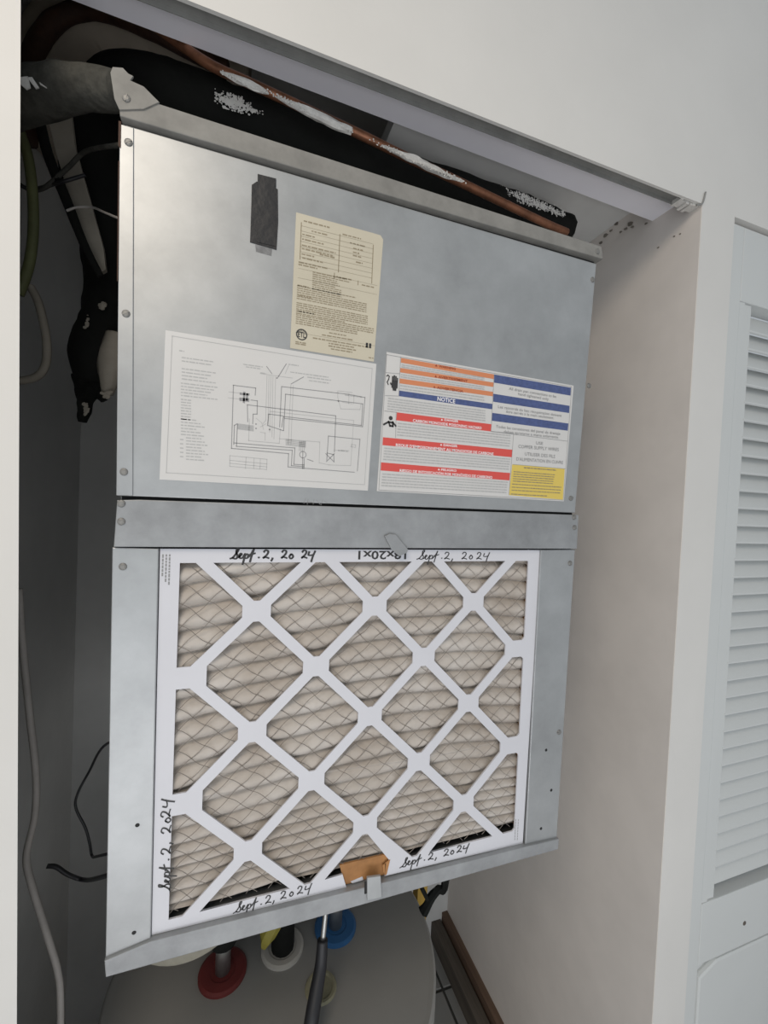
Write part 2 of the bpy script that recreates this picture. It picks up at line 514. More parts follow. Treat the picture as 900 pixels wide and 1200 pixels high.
part('bottom_rail', [(123.5, 1122), (177, 1099.5), (614, 990), (653, 981), (652, 993), (125, 1141)], -0.004, 0.03, 'galv_dull', 0.001)
# turn tabs holding the filter
part('filter_clip', [(449, 628), (455, 625), (462, 626), (476, 643), (475, 647), (466, 651), (457, 643)], -0.0065, -0.0038, 'galv_dull', 0.0005)
part('filter_clip', [(428.5, 1023), (444, 1021), (445.5, 1045.5), (428.5, 1049.5)], -0.0075, -0.0045, 'galv', 0.0005)
part('clip_slot', [(426, 1030), (430, 1029), (430, 1043), (426, 1044)], -0.0047, -0.004, 'inside', 0)

# screws
sbm = lathe([(0.0, -0.0016), (0.0022, -0.0015), (0.0036, -0.0009), (0.0040, 0.0), (0.0, 0.0005)], (0, 0, 0), 12, axis='Y')
box(sbm, -0.0036, 0.0036, -0.0018, -0.0013, -0.0005, 0.0005)
sme = None
for px, py, y in ((151, 168, -0.0012), (148, 368, -0.0012), (145.5, 553, -0.0012), (694.5, 328, 0), (690, 452, 0), (669, 584, 0),
                  (143, 590, -0.003), (143, 611, -0.003), (671.5, 618, -0.003), (671, 606, -0.003), (144, 664, 0),
                  (697, 297, -0.005), (150, 122, -0.0065), (668, 660, 0), (655, 858, 0)):
    p = at(px, py, 0)
    if sme is None:
        o = link('screw', sbm, M['screw'])
        o.parent = unit
        sme = o.data
    else:
        o = bpy.data.objects.new('screw', sme)
        C.objects.link(o)
        o.parent = unit
    o.location = Vector((p.x, y, p.z)) - unit.location
    o.rotation_euler = (0, random.uniform(0, 3), 0)
hme = None
for px, py in ((161, 967), (157, 1093), (640, 879), (646, 926), (634, 971)):
    p = at(px, py, 0)
    b = lathe([(0.0, -0.0003), (0.0021, -0.0003), (0.0023, 0.0)], (p.x, 0, p.z), 10, axis='Y')
    link('screw_hole', b, M['inside'], unit)

part('rust_edge', [(139.5, 143), (142.5, 144), (142, 175), (139, 172)], -0.0016, -0.0008, 'rust', 0)
part('rust_edge', [(139, 190), (140.2, 190), (138.5, 330), (137.6, 330)], -0.0016, -0.0008, 'rust', 0)
b = bmesh.new()
for q in ([(356, 590), (358, 584)], [(361, 585), (360, 591)], [(360, 588), (366, 589)], [(368, 585), (367, 591)], [(371, 586), (375, 591)], [(378, 586), (376, 592)], [(380, 587), (384, 590)]):
    quad_ = seg_quad(*fq(q), .0005)
    b.faces.new([b.verts.new((x, -0.0002, z)) for x, z in quad_])
tag(link('pencil_scratch', b, M['grey_ink'], unit), kind='stuff')
# tape patch and smear
part('tape_patch', [(295, 217), (301, 213), (325.5, 222), (326, 260), (324, 293), (293, 284), (294.5, 240)], -0.0006, 0.0, 'tape', 0)
part('tape_patch', [(302, 204.5), (323.5, 210), (322.5, 289), (301, 284)], -0.0010, -0.0006, 'tape', 0)
part('adhesive_smear', [(299, 286), (319, 292), (318, 300), (300, 295)], -0.0002, 0.0, 'adhesive', 0)


# ---------------------------------------------------------------- flat print
def flat(polys, y, b=None):
    if b is None: b = bmesh.new()
    for pl in polys:
        b.faces.new([b.verts.new((x, y, z)) for x, z in pl])
    return b


def thicken(o, t=0.0002):
    md = o.modifiers.new('thickness', 'SOLIDIFY')
    md.thickness = t
    md.offset = 0
    return o


def text_mesh(s, x, z, h, width=None, angle=0.0, align='CENTER', y=-0.001, b=None, bold=0.0):
    """letters laid on the unit face: centre / left point (x, z), capital height h, optional fitted width"""
    cu = bpy.data.curves.new('t', 'FONT')
    cu.body = s
    cu.size = 1.0
    cu.resolution_u = 2
    cu.offset = bold
    ob = bpy.data.objects.new('t', cu)
    C.objects.link(ob)
    dg = bpy.context.evaluated_depsgraph_get()
    me = bpy.data.meshes.new_from_object(ob.evaluated_get(dg))
    bpy.data.objects.remove(ob)
    bpy.data.curves.remove(cu)
    xs = [v.co.x for v in me.vertices]
    w0, w1 = min(xs), max(xs)
    k = h / 0.70
    kx = k if width is None else width / (w1 - w0)
    ca, sa = math.cos(angle), math.sin(angle)
    if b is None: b = bmesh.new()
    off = (w0 + w1) / 2 if align == 'CENTER' else w0
    vv = []
    for v in me.vertices:
        u, t = (v.co.x - off) * kx, (v.co.y - 0.35) * k
        vv.append(b.verts.new((x + u * ca - t * sa, y, z + u * sa + t * ca)))
    for p in me.polygons:
        try: b.faces.new([vv[i] for i in p.vertices])
        except ValueError: pass
    bpy.data.meshes.remove(me)
    return b


def greek(x0, x1, z, h, dens=0.8, word=(0.002, 0.007), b=None, y=-0.001):
    """a line of print too small to read: short dashes"""
    if b is None: b = bmesh.new()
    x = x0
    while x < x1:
        w = min(random.uniform(*word), x1 - x)
        hh = h * random.uniform(0.75, 1.0)
        b.faces.new([b.verts.new((xx, y, zz)) for xx, zz in ((x, z - hh / 2), (x + w, z - hh / 2), (x + w, z + hh / 2), (x, z + hh / 2))])
        x += w + h * (0.5 / dens)
    return b


def ring(cx, cz, r0, r1, y, b, n=28, a0=0.0, a1=2 * math.pi):
    for k in range(n):
        a, c = a0 + (a1 - a0) * k / n, a0 + (a1 - a0) * (k + 1) / n
        b.faces.new([b.verts.new((cx + r * math.cos(t), y, cz + r * math.sin(t))) for r, t in ((r0, a), (r1, a), (r1, c), (r0, c))])


# --- rating label (cream)
rl = part('rating_label', [(347, 249), (436, 273), (446, 276), (449, 281), (438, 424), (340, 408)], -0.0004, 0.0, 'cream', 0)
rl['label'] = 'cream coloured rating label with small faded print'
RX0, RX1, RZ1, RZ0 = 0.0505, 0.1555, EYE.z + 0.3285, EYE.z + 0.1733
RW, RH = RX1 - RX0, RZ1 - RZ0
ru = lambda u: RX0 + RW * u
rv = lambda v: RZ1 - RH * v
YP = -0.00055
b = bmesh.new()
for (u, v0, v1) in ((0.065, 0.06, 0.335), (0.50, 0.075, 0.365), (0.90, 0.09, 0.395), (0.455, 0.375, 0.42), (0.735, 0.395, 0.43)):
    b.faces.new([b.verts.new((x, YP, z)) for x, z in ((ru(u) - .0005, rv(v1)), (ru(u) + .0005, rv(v1)), (ru(u) + .0005, rv(v0)), (ru(u) - .0005, rv(v0)))])
for k in range(8):
    v = 0.085 + k * 0.038
    b.faces.new([b.verts.new((x, YP, z)) for x, z in ((ru(.065), rv(v) - .00015), (ru(.90), rv(v) - .00015), (ru(.90), rv(v) + .00015), (ru(.065), rv(v) + .00015))])
for v in (0.40, 0.47, 0.875): 
    b.faces.new([b.verts.new((x, YP, z)) for x, z in ((ru(.05), rv(v) - .00012), (ru(.97), rv(v) - .00012), (ru(.97), rv(v) + .00012), (ru(.05), rv(v) + .00012))])
tag(link('label_lines', b, M['brown_ink'], rl), kind='stuff')
b = bmesh.new()
for (u0, u1, v) in ((.09, .38, .045), (.53, .75, .07), (.18, .36, .105), (.62, .80, .12), (.66, .78, .155), (.08, .22, .145), (.08, .32, .18),
                    (.08, .46, .225), (.08, .44, .25), (.28, .46, .262), (.08, .22, .29), (.09, .32, .318), (.70, .78, .255), (.66, .74, .185), (.66, .76, .21),
                    (.05, .38, .355), (.05, .26, .372), (.48, .66, .40), (.78, .93, .42)):
    greek(ru(u0), ru(u1), rv(v), .0017, b=b, y=YP)
for k in range(9): greek(ru(.21), ru(random.uniform(.45, .72)), rv(.405 + k * .0155), .0013, b=b, y=YP)
for k in range(7): greek(ru(.045), ru(.85 if k > 1 else .55), rv(.53 + k * .0155), .0013, b=b, y=YP)
for k in range(6): greek(ru(.045), ru(.87 if k < 5 else .6), rv(.655 + k * .0155), .0013, b=b, y=YP)
for k in range(5): greek(ru(.045), ru(.95 if k < 3 else .75), rv(.745 + k * .0155), .0013, b=b, y=YP)
for (u0, u1, v) in ((.42, .62, .835), (.34, .70, .86), (.24, .90, .895), (.42, .72, .915), (.42, .75, .935), (.45, .70, .955), (.9, .96, .975),
                    (.05, .17, .525), (.06, .22, .60), (.06, .24, .715), (.05, .165, .945), (.05, .165, .958)):
    greek(ru(u0), ru(u1), rv(v), .0015, b=b, y=YP)
tag(link('fine_print', b, M['brown_ink'], rl), kind='stuff')
b = bmesh.new()
ex, ez, er = ru(.115), rv(.885), .0066
ring(ex, ez, er * .80, er, YP, b)
link('listing_letters', text_mesh('ETL', ex, ez, er * .95, er * 1.35, y=YP - .0001, bold=0.02), M['ink'], rl)
for k in range(9):
    a = math.pi * (0.10 + 0.80 * k / 8)
    b.faces.new([b.verts.new((ex + r * math.cos(t), YP, ez + r * math.sin(t))) for r, t in ((er * .58, a - .06), (er * .82, a - .06), (er * .82, a + .06), (er * .58, a + .06))])
for u in (.86, .90): 
    b.faces.new([b.verts.new((x, YP, z)) for x, z in ((ru(u), rv(.90)), (ru(u) + .0028, rv(.90)), (ru(u) + .0028, rv(.862)), (ru(u), rv(.862)))])
tag(link('listing_mark', b, M['ink'], rl), 'round black listing mark', kind='stuff')

# --- wiring diagram
wd = part('wiring_diagram', [(194, 387), (441, 426.5), (431, 575), (187, 562)], -0.0004, 0.0, 'paper', 0)
wd['label'] = 'white wiring diagram sheet'


def c8(c):
    p = at(265 + c[0] / 5.143, 415 + c[1] / 5.143)
    return (p.x, p.z)


def polyline(pts, w, b, y):
    for i in range(len(pts) - 1):
        q = seg_quad(pts[i], pts[i + 1], w)
        if q: b.faces.new([b.verts.new((x, y, z)) for x, z in q])


b = bmesh.new()
lines = [[(175, 248), (178, 205), (44, 188), (32, 568), (376, 600), (373, 680), (772, 712)],
         [(150, 277), (188, 282), (186, 362), (163, 362), (160, 420)],
         [(130, 408), (128, 306), (660, 372), (652, 590)],
         [(66, 420), (50, 430), (46, 545)], [(68, 424), (62, 556), (398, 580), (393, 672), (470, 678)],
         [(46, 535), (414, 566), (408, 664), (470, 668)],
         [(322, 440), (334, 196), (740, 243), (836, 262), (822, 438), (352, 388)],
         [(346, 460), (358, 242), (822, 300), (815, 430), (345, 376), (335, 440)],
         [(250, 430), (256, 362), (340, 372)], [(250, 430), (345, 462)],
         [(606, 640), (616, 494), (806, 514), (790, 704)], [(462, 585), (460, 690)], [(470, 630), (468, 690)],
         [(490, 634), (524, 646)], [(600, 600), (650, 650)], [(652, 600), (604, 648)], [(608, 596), (648, 606), (650, 648)],
         [(244, 75), (275, 118)], [(362, 60), (312, 140)], [(392, 180), (466, 138)]]
for l in lines: polyline([c8(c) for c in l], .0008, b, YP)
for c in ((180, 422), (180, 448), (262, 455), (676, 284), (306, 145)):
    x, z = c8(c)
    ring(x, z, 0, .0009, YP, b, 8)
cx_, cz_ = c8((462, 606)); ring(cx_, cz_, .0034, .0042, YP, b, 20)
# contactor block
for cc in ([(82, 232), (142, 238), (140, 250), (82, 246)], [(80, 262), (140, 268), (138, 288), (80, 282)], [(104, 226), (116, 228), (112, 298), (100, 292)], [(122, 236), (134, 238), (130, 282), (118, 280)]):
    b.faces.new([b.verts.new((x, YP, z)) for x, z in (c8(c) for c in cc)])
link('circuit_lines', b, M['grey_ink'], wd)
b = bmesh.new()
for l in [[(246, 130), (238, 400), (222, 420)], [(258, 130), (252, 420)], [(270, 132), (262, 470)], [(282, 134), (276, 500)], [(298, 140), (288, 512)],
          [(390, 185), (374, 545)], [(404, 190), (390, 545)], [(376, 70), (356, 118)], [(140, 390), (136, 522), (320, 538), (326, 450)],
          [(320, 510), (564, 530), (560, 655), (620, 668), (750, 672), (768, 400), (262, 345)], [(672, 225), (672, 260), (690, 330), (806, 335), (812, 300)],
          [(205, 118), (400, 145)], [(672, 222), (760, 232)], [(700, 290), (760, 300)], [(740, 240), (738, 300)], [(770, 245), (768, 300)], [(650, 580), (740, 582)],
          [(205, 470), (235, 476), (234, 520)], [(16, 228), (84, 236)], [(12, 264), (84, 272)], [(755, 545), (780, 548), (778, 562), (752, 558), (755, 545)],
          [(180, 386), (215, 415), (225, 455)], [(205, 440), (240, 420)], [(22, 612), (246, 634), (244, 696), (22, 676), (22, 612)], [(22, 640), (246, 662)], [(120, 622), (116, 690)], [(168, 628), (166, 690)], [(206, 632), (204, 692)], [(22, 658), (246, 680)]]:
    polyline([c8(c) for c in l], .0005, b, YP)
for k in range(9):
    x0, z0 = c8((70, 420 + k * 4)); x1, z1 = c8((165, 432 + k * 4))
    polyline([(x0, z0), (x1, z1)], .0005, b, YP)
for k in range(5): polyline([c8((360, 515 + k * 8)), c8((478, 528 + k * 8))], .0009, b, YP)
for k in range(4): polyline([c8((444 + k * 10, 528)), c8((440 + k * 10, 582))], .0009, b, YP)
border = fq([(202, 394), (436, 432), (427, 568), (195, 554)])
for i in range(4): polyline([border[i], border[(i + 1) % 4]], .0006, b, YP)
link('thin_lines', b, M['fine_ink'], wd)
b = bmesh.new()


def px_line(x0, y0, x1, h=.0013):
    p = at(x0, y0); q = at(x1, y0)
    greek(p.x, q.x, p.z, h, b=b, y=YP)


for px0, px1, py in [(210, 216, 411), (213, 250, 419), (213, 248, 423)] + [(213, 253 - (k % 3) * 5, 432 + 4 * k) for k in range(4)] + \
        [(212, 255 - (k % 4) * 4, 449 + 3.6 * k) for k in range(5)] + [(212, 224, 468 + 3.3 * k) for k in range(8)] + \
        [(212, 230 + (k % 3) * 5, 491 + 3.6 * k) for k in range(6)] + [(218, 236 + (k % 3) * 4, 513 + 3.6 * k) for k in range(8)] + [(211, 215, 515 + 5 * k) for k in range(5)] + \
        [(285, 308, 427), (288, 306, 430), (305, 312, 437), (338, 350, 427), (340, 385, 436), (360, 388, 442), (362, 386, 446), (404, 424, 463), (396, 408, 528)]:
    px_line(px0, py, px1)
tag(link('fine_print', b, M['fine_ink'], wd), kind='stuff')

# --- warning label
wl = part('warning_label', [(453, 412.5), (672, 452), (660.5, 587.5), (441.5, 575.5)], -0.0004, 0.0, 'paper', 0)
wl['label'] = 'multicoloured safety warning label'


def c7(c):
    p = at(435 + c[0] / 3.6735, 400 + c[1] / 3.6735)
    return (p.x, p.z)


def quads(name, ql, m, y=YP):
    return link(name, flat([[c7(c) for c in q] for q in ql], y), M[m], wl)


for q in ([(128, 72), (528, 143), (527, 163), (127, 92)], [(125, 115), (527, 178), (526, 197), (124, 134)], [(122, 160), (524, 218), (523, 237), (121, 181)]):
    quads('orange_bar', [q], 'orange')
for q in ([(119, 212), (522, 270), (521, 293), (118, 236)], [(529, 143), (859, 200), (857, 234), (528, 178)],
          [(525, 226), (853, 278), (851, 309), (524, 260)], [(520, 308), (848, 354), (845, 385), (518, 342)]):
    quads('blue_bar', [q], 'blue')
for q in ([(110, 306), (516, 357), (514, 388), (107, 340)], [(50, 413), (607, 467), (605, 499), (48, 447)], [(42, 521), (597, 567), (594, 599), (40, 556)]):
    quads('red_bar', [q], 'red')
quads('yellow_box', [[(606, 530), (832, 549), (824, 682), (592, 662)]], 'yellow')
b = bmesh.new()
for l in [[(66, 58), (862, 196), (826, 684), (32, 640), (66, 58)], [(126, 68), (118, 236)], [(528, 143), (515, 388), (843, 430)], [(612, 397), (592, 662)], [(107, 305), (104, 416)],
          [(516, 388), (612, 397)], [(60, 234), (118, 236)], [(57, 300), (110, 306)], [(62, 135), (122, 140)], [(608, 530), (834, 549)]]:
    polyline([c7(c) for c in l], .0005, b, YP - .0001)
tag(link('label_lines', b, M['grey_ink'], wl), kind='stuff')
YT = YP - .0003


def line7(s, c0, c1, h, b, bold=0.0):
    """text centred between two crop points, fitted to the span"""
    (x0, z0), (x1, z1) = c7(c0), c7(c1)
    return text_mesh(s, (x0 + x1) / 2, (z0 + z1) / 2, h, math.hypot(x1 - x0, z1 - z0), math.atan2(z1 - z0, x1 - x0), y=YT, b=b, bold=bold)




def words7(s, c0, c1, h, m, bold=0.0):
    b = bmesh.new()
    line7(s, c0, c1, h, b, bold)
    return link('lettering', b, M[m], wl)


def triangle7(c, m, k=1.0):
    x, z = c7(c)
    b = flat([[(x - .0015 * k, z - .0013 * k), (x + .0015 * k, z - .0013 * k), (x, z + .0014 * k)]], YT)
    return link('warning_triangle', b, M[m], wl)


words7('NOTICE', (284, 247), (360, 259), .0052, 'white_ink', 0.02)
words7('DANGER', (314, 338), (374, 345), .0030, 'white_ink', 0.02)
words7('CARBON MONOXIDE POISONING HAZARD', (178, 341), (474, 374), .0036, 'white_ink', 0.02)
words7('DANGER', (310, 446), (370, 452), .0030, 'white_ink', 0.02)
words7("RISQUE D'EMPOISONNEMENT AU MONOXYDE DE CARBONE", (105, 446), (525, 485), .0036, 'white_ink', 0.02)
words7('PELIGRO', (300, 552), (366, 557), .0030, 'white_ink', 0.02)
words7('RIESGO DE INTOXICACIÓN POR MONÓXIDO DE CARBONO', (122, 556), (520, 586), .0036, 'white_ink', 0.02)
words7('WARNING', (290, 107), (362, 119), .0032, 'dark_red', 0.02)
words7('AVERTISSEMENT', (288, 153), (414, 172), .0032, 'dark_red', 0.02)
words7('ADVERTENCIA', (282, 199), (395, 216), .0032, 'dark_red', 0.02)
words7('All drain pan connections to be', (592, 203), (795, 238), .0038, 'grey_ink')
words7('hand tightened only.', (632, 226), (765, 250), .0038, 'grey_ink')
words7('Les raccords du bac récupération doivent', (545, 281), (818, 320), .0038, 'grey_ink')
words7('être serrés à la main seulement.', (580, 302), (785, 330), .0038, 'grey_ink')
words7('Todas las conexiones del panel de drenaje', (536, 366), (812, 398), .0038, 'grey_ink')
words7('deben apretarse a mano solamente.', (570, 388), (806, 413), .0038, 'grey_ink')
words7('USE', (708, 437), (738, 440), .0042, 'grey_ink')
words7('COPPER SUPPLY WIRES', (632, 452), (806, 466), .0046, 'grey_ink')
words7('UTILISER DES FILS', (660, 484), (790, 496), .0046, 'grey_ink')
words7("D'ALIMENTATION EN CUIVRE", (624, 506), (824, 522), .0046, 'grey_ink')
for c in ((303, 337), (300, 445), (290, 551)): triangle7(c, 'white_ink')
for c in ((279, 104), (277, 151), (271, 197)): triangle7(c, 'dark_red', 1.1)
b = bmesh.new()


def g7(c0, c1, h=.0013):
    (x0, z0), (x1, z1) = c7(c0), c7(c1)
    greek(x0, x1, (z0 + z1) / 2, h, b=b, y=YT, dens=0.9)


def g7block(tl, tr, bl, br, n, h=.0013):
    for k in range(n):
        t = (k + 0.5) / n
        a = (tl[0] + (bl[0] - tl[0]) * t, tl[1] + (bl[1] - tl[1]) * t)
        c = (tr[0] + (br[0] - tr[0]) * t, tr[1] + (br[1] - tr[1]) * t)
        g7(a, c, h)


g7block((131, 95), (486, 156), (129, 112), (485, 174), 2)
g7block((128, 138), (486, 194), (126, 156), (486, 214), 2)
g7block((124, 184), (486, 236), (122, 208), (486, 262), 2)
g7block((72, 238), (490, 296), (68, 296), (490, 348), 5)
g7block((114, 346), (600, 402), (110, 410), (594, 456), 5)
g7block((56, 452), (598, 504), (50, 512), (590, 558), 5)
g7block((48, 562), (588, 604), (42, 632), (580, 652), 5)
tag(link('fine_print', b, M['fine_ink'], wl), kind='stuff')
b = bmesh.new()
g7((656, 543), (795, 556), .0017)
g7block((612, 556), (790, 570), (608, 606), (780, 618), 5)
g7block((606, 606), (818, 624), (602, 644), (810, 662), 3)
g7block((602, 646), (770, 660), (598, 664), (740, 676), 1)
tag(link('fine_print', b, M['brown_ink'], wl), kind='stuff')
# pictograms: hand, flexed hose, person
b = bmesh.new()
for q in ([(88, 168), (114, 172), (112, 204), (86, 200)], [(90, 200), (108, 204), (106, 214), (92, 212)], [(89, 150), (95, 151), (94, 170), (88, 169)], [(96, 146), (102, 147), (101, 171), (95, 170)], [(103, 150), (109, 151), (108, 172), (102, 171)], [(110, 158), (115, 159), (114, 174), (109, 173)], [(82, 176), (88, 182), (88, 192), (80, 184)]):
    b.faces.new([b.verts.new((x, YT, z)) for x, z in (c7(c) for c in q)])
link('hand_pictogram', b, M['ink'], wl)
b = bmesh.new()
polyline([c7(c) for c in ((66, 150), (72, 146), (77, 152), (74, 164), (68, 176), (72, 186))], .0012, b, YT)
link('swirl_pictogram', b, M['ink'], wl)
b = bmesh.new()
hx, hz = c7((83, 331)); ring(hx, hz, 0, .0026, YT, b, 14)
b.faces.new([b.verts.new((x, YT, z)) for x, z in (c7(c) for c in [(72, 344), (94, 347), (90, 354), (76, 352)])])
polyline([c7(c) for c in ((54, 358), (74, 347), (80, 364), (92, 366), (92, 349), (104, 364))], .0022, b, YT)
link('person_pictogram', b, M['ink'], wl)

# ------------------------------------------------------------------ air filter
flt = empty('air_filter', (0.17, 0.015, EYE.z - 0.49), 'white framed pleated air filter with diamond lattice and handwritten dates', 'air filter')
FX = [-0.0770, 0.4205]
IX0, IX1, IZ1, IZ0 = -0.0592, 0.4012, EYE.z - 0.0768, EYE.z - 0.4785
DXN, DZN = 0.1446, 0.0714
NX0 = 0.0236
rows = {k: EYE.z - 0.1338 - DZN * k for k in range(-1, 6)}      # -1 = hidden row above, 0 = A, 1 = B ...


def node(r, c):                                 # odd rows are shifted half a pitch to the left
    x = NX0 + c * DXN - (DXN / 2 if r % 2 else 0.0)
    return Vector((x, rows[r] if r in rows else EYE.z - 0.1338 - DZN * r))


def clip(poly, p, n):
    """keep the side where (q - p).n <= 0"""
    out = []
    for i in range(len(poly)):
        a, c = poly[i], poly[(i + 1) % len(poly)]
        da, dc = (a - p).dot(n), (c - p).dot(n)
        if da <= 0: out.append(a)
        if da * dc < 0: out.append(a + (c - a) * (da / (da - dc)))
    return out


def outside(v):
    return v.x < IX0 - .03 or v.x > IX1 + .03 or v.y < IZ0 - .03 or v.y > IZ1 + .03


BAR, CUT, CUTV = 0.0063, 0.0160, 0.0122
holes = []
torn = None
for r in range(-1, 6):
    for c in range(-1, 6):
        L, R_ = node(r, c), node(r, c + 1)
        Tn, Bn = node(r - 1, c + (1 if r % 2 == 0 else 0)), node(r + 1, c + (1 if r % 2 == 0 else 0))
        cen = (L + R_) / 2
        if not (IX0 - DXN * .45 < cen.x < IX1 + DXN * .45 and IZ0 - DZN * .9 < cen.y < IZ1 + DZN * .9): continue
        poly = [L, Bn, R_, Tn]
        for i in range(4):
            p, q = [L, Bn, R_, Tn][i], [L, Bn, R_, Tn][(i + 1) % 4]
            if outside(p) or outside(q): continue
            d = (q - p).normalized()
            n = Vector((d.y, -d.x))             # outward
            poly = clip(poly, p - n * BAR, n)
        for v in (L, R_):
            if outside(v): continue
            n = (v - cen).normalized()
            edge = 0.0045 if r % 2 and v.x < IX0 + 0.03 else 0.0
            poly = clip(poly, v - n * (CUT + edge), n)
        for v in (Tn, Bn):
            if outside(v): continue
            n = (v - cen).normalized()
            poly = clip(poly, v - n * CUTV, n)
        for p, n in ((Vector((IX0, 0)), Vector((-1, 0))), (Vector((IX1, 0)), Vector((1, 0))), (Vector((0, IZ0)), Vector((0, -1))), (Vector((0, IZ1)), Vector((0, 1)))):
            poly = clip(poly, p, n)
        if len(poly) < 3: continue
        ar = abs(sum(poly[i].x * poly[i - 1].y - poly[i - 1].x * poly[i].y for i in range(len(poly)))) / 2
        if ar < 2e-4: continue
        if r == 5 and abs(cen.x - (NX0 + DXN)) < 0.03: torn = poly
        else: holes.append(poly)

corn = [Vector(p) for p in fq([(187, 643.5), (635, 645), (614, 990), (177, 1099)])]
outer = [corn[3], corn[0], corn[1], corn[2]]
if torn:                                        # the lower border is torn away under one opening
    low = sorted([v for v in torn if abs(v.y - IZ0) < 1e-5], key=lambda v: v.x)
    bl, br = low[0], low[-1]
    i0 = torn.index(br)
    loop = [torn[(i0 + k) % len(torn)] for k in range(len(torn))]
    if abs(loop[1].y - IZ0) < 1e-5: loop = [loop[0]] + loop[1:][::-1]
    tl = Vector(fq([(402, 1027)])[0]); tl2 = Vector(fq([(406.5, 1042)])[0])
    tr1 = Vector(fq([(457, 1010)])[0]); tr2 = Vector(fq([(451.5, 1029)])[0])
    outer += [tr2, tr1] + [v for v in loop if v is not br and v is not bl and v.y > IZ0 + .002]
    outer += [bl, tl, tl2]
cu = bpy.data.curves.new('f', 'CURVE')
cu.dimensions = '2D'
cu.fill_mode = 'BOTH'
cu.extrude = 0.0011
for pl in [outer] + holes:
    s = cu.splines.new('POLY')
    s.points.add(len(pl) - 1)
    for k, v in enumerate(pl): s.points[k].co = (v.x, v.y, 0, 1)
    s.use_cyclic_u = True
ob = bpy.data.objects.new('f', cu)
C.objects.link(ob)
me = bpy.data.meshes.new_from_object(ob.evaluated_get(bpy.context.evaluated_depsgraph_get()))
bpy.data.objects.remove(ob)
me.transform(Matrix(((1, 0, 0, 0), (0, 0, -1, 0.004), (0, 1, 0, 0), (0, 0, 0, 1))))
link('lattice_frame', me, M['card'], flt)
YFR = 0.0029                                    # front of the lattice
# cardboard edge band behind the border
link('frame_edge', boxes((FX[0] + .003, FX[0] + .006, .0052, .026, IZ0 - .005, IZ1 + .012), (FX[1] - .012, FX[1] - .009, .0052, .026, IZ0 + .0, IZ1 + .012),
                         (FX[0] + .003, FX[1] - .009, .0052, .026, IZ1 + .010, IZ1 + .013)), M['brown_card'], flt)
bc = pixprism([(399, 1018), (462, 1003), (456, 1028), (405, 1041)], 0.0053, 0.0075)
tag(link('torn_cardboard', bc, M['brown_card'], flt), 'exposed brown cardboard where the border is torn')
b = flat([fq([(449, 1016), (453, 1013), (452, 1027), (450, 1024)]), fq([(452, 1013), (458, 1009), (454, 1026), (452, 1028)])], 0.0026)
thicken(link('torn_flap', b, M['brown_card'], flt), 0.0006)
b = flat([fq([(412, 1037), (426, 1031), (427, 1035), (414, 1039)])], 0.0050)
thicken(link('torn_flap', b, M['card'], flt), 0.0006)


# pleated media
def bow(x, t):
    k = 0.34 if t < 0.27 else max(0.17, 0.34 - (t - 0.27) * 2.0)
    return -k * (x - 0.24) ** 2 + 0.012 * k


phase_tab = []
acc, n_ = 0.0, 900
for k in range(n_ + 1):
    t = -0.05 + 0.55 * k / n_
    s = 0.0262 if t < 0.27 else max(0.0138, 0.0262 - (t - 0.27) * 0.2)
    phase_tab.append(acc)
    acc += (0.55 / n_) / s


def phase(t):
    k = min(max((t + 0.05) / 0.55 * n_, 0), n_ - 1e-6)
    i = int(k)
    return phase_tab[i] + (phase_tab[i + 1] - phase_tab[i]) * (k - i)


def media_y(x, z):
    t = IZ1 - z
    w = 0.004 * noise.noise(Vector((x * 7, z * 7, 1.0))) + 0.0015 * noise.noise(Vector((x * 25, z * 25, 4.0)))
    ph = phase(t + bow(x, t) + w) % 1.0
    amp = 0.0125 if t < 0.27 else 0.0095
    h = math.sin(math.pi * ph ** 1.2) ** 0.55 if 0 < ph < 1 else 0.0
    return 0.0192 - amp * h + 0.0006 * noise.noise(Vector((x * 60, z * 60, 9.0)))


b = bmesh.new()
nx, nz = 90, 420
X0, X1, Z0, Z1 = FX[0] + .008, FX[1] - .013, IZ0 + 0.003, IZ1 + .008
g = [[b.verts.new((X0 + (X1 - X0) * i / nx, media_y(X0 + (X1 - X0) * i / nx, Z0 + (Z1 - Z0) * j / nz), Z0 + (Z1 - Z0) * j / nz)) for i in range(nx + 1)] for j in range(nz + 1)]
for j in range(nz):
    for i in range(nx):
        b.faces.new((g[j][i], g[j][i + 1], g[j + 1][i + 1], g[j + 1][i]))
link('pleated_media', b, M['media'], flt, smooth=True)
link('dusty_inner_edge', boxes((X0, X1, 0.0225, 0.024, IZ0 - .004, IZ0 + .03)), M['dust'], flt)
# wire mesh of expanded diamonds lying on the pleats
b = bmesh.new()
cw, ch = 0.0275, 0.0235
def wire_pt(x, z):
    return Vector((x, 0.0058 + 0.0012 * noise.noise(Vector((x * 14, z * 14, 5))), z))
slope = ch / cw
for sgn in (1, -1):
    k0 = int(-30); k1 = 60
    for k in range(k0, k1):
        c0 = Z0 + k * ch                         # z at x = X0
        pts = []
        nst = 150
        for i in range(nst + 1):
            x = X0 + (X1 - X0) * i / nst
            z = c0 + sgn * slope * (x - X0) + 0.0012 * math.sin(x * 2 * math.pi / cw * 1.0)
            z += 0.003 * noise.noise(Vector((x * 9, z * 9, 3)))
            z += bow(x, IZ1 - z) * 0.5
            if Z0 < z < Z1: pts.append(wire_pt(x, z))
            elif pts: break
        if len(pts) > 3:
            tube(pts, 0.00033, 4, b=b, smooth=False, cap=False)
link('wire_mesh', b, M['wire'], flt)

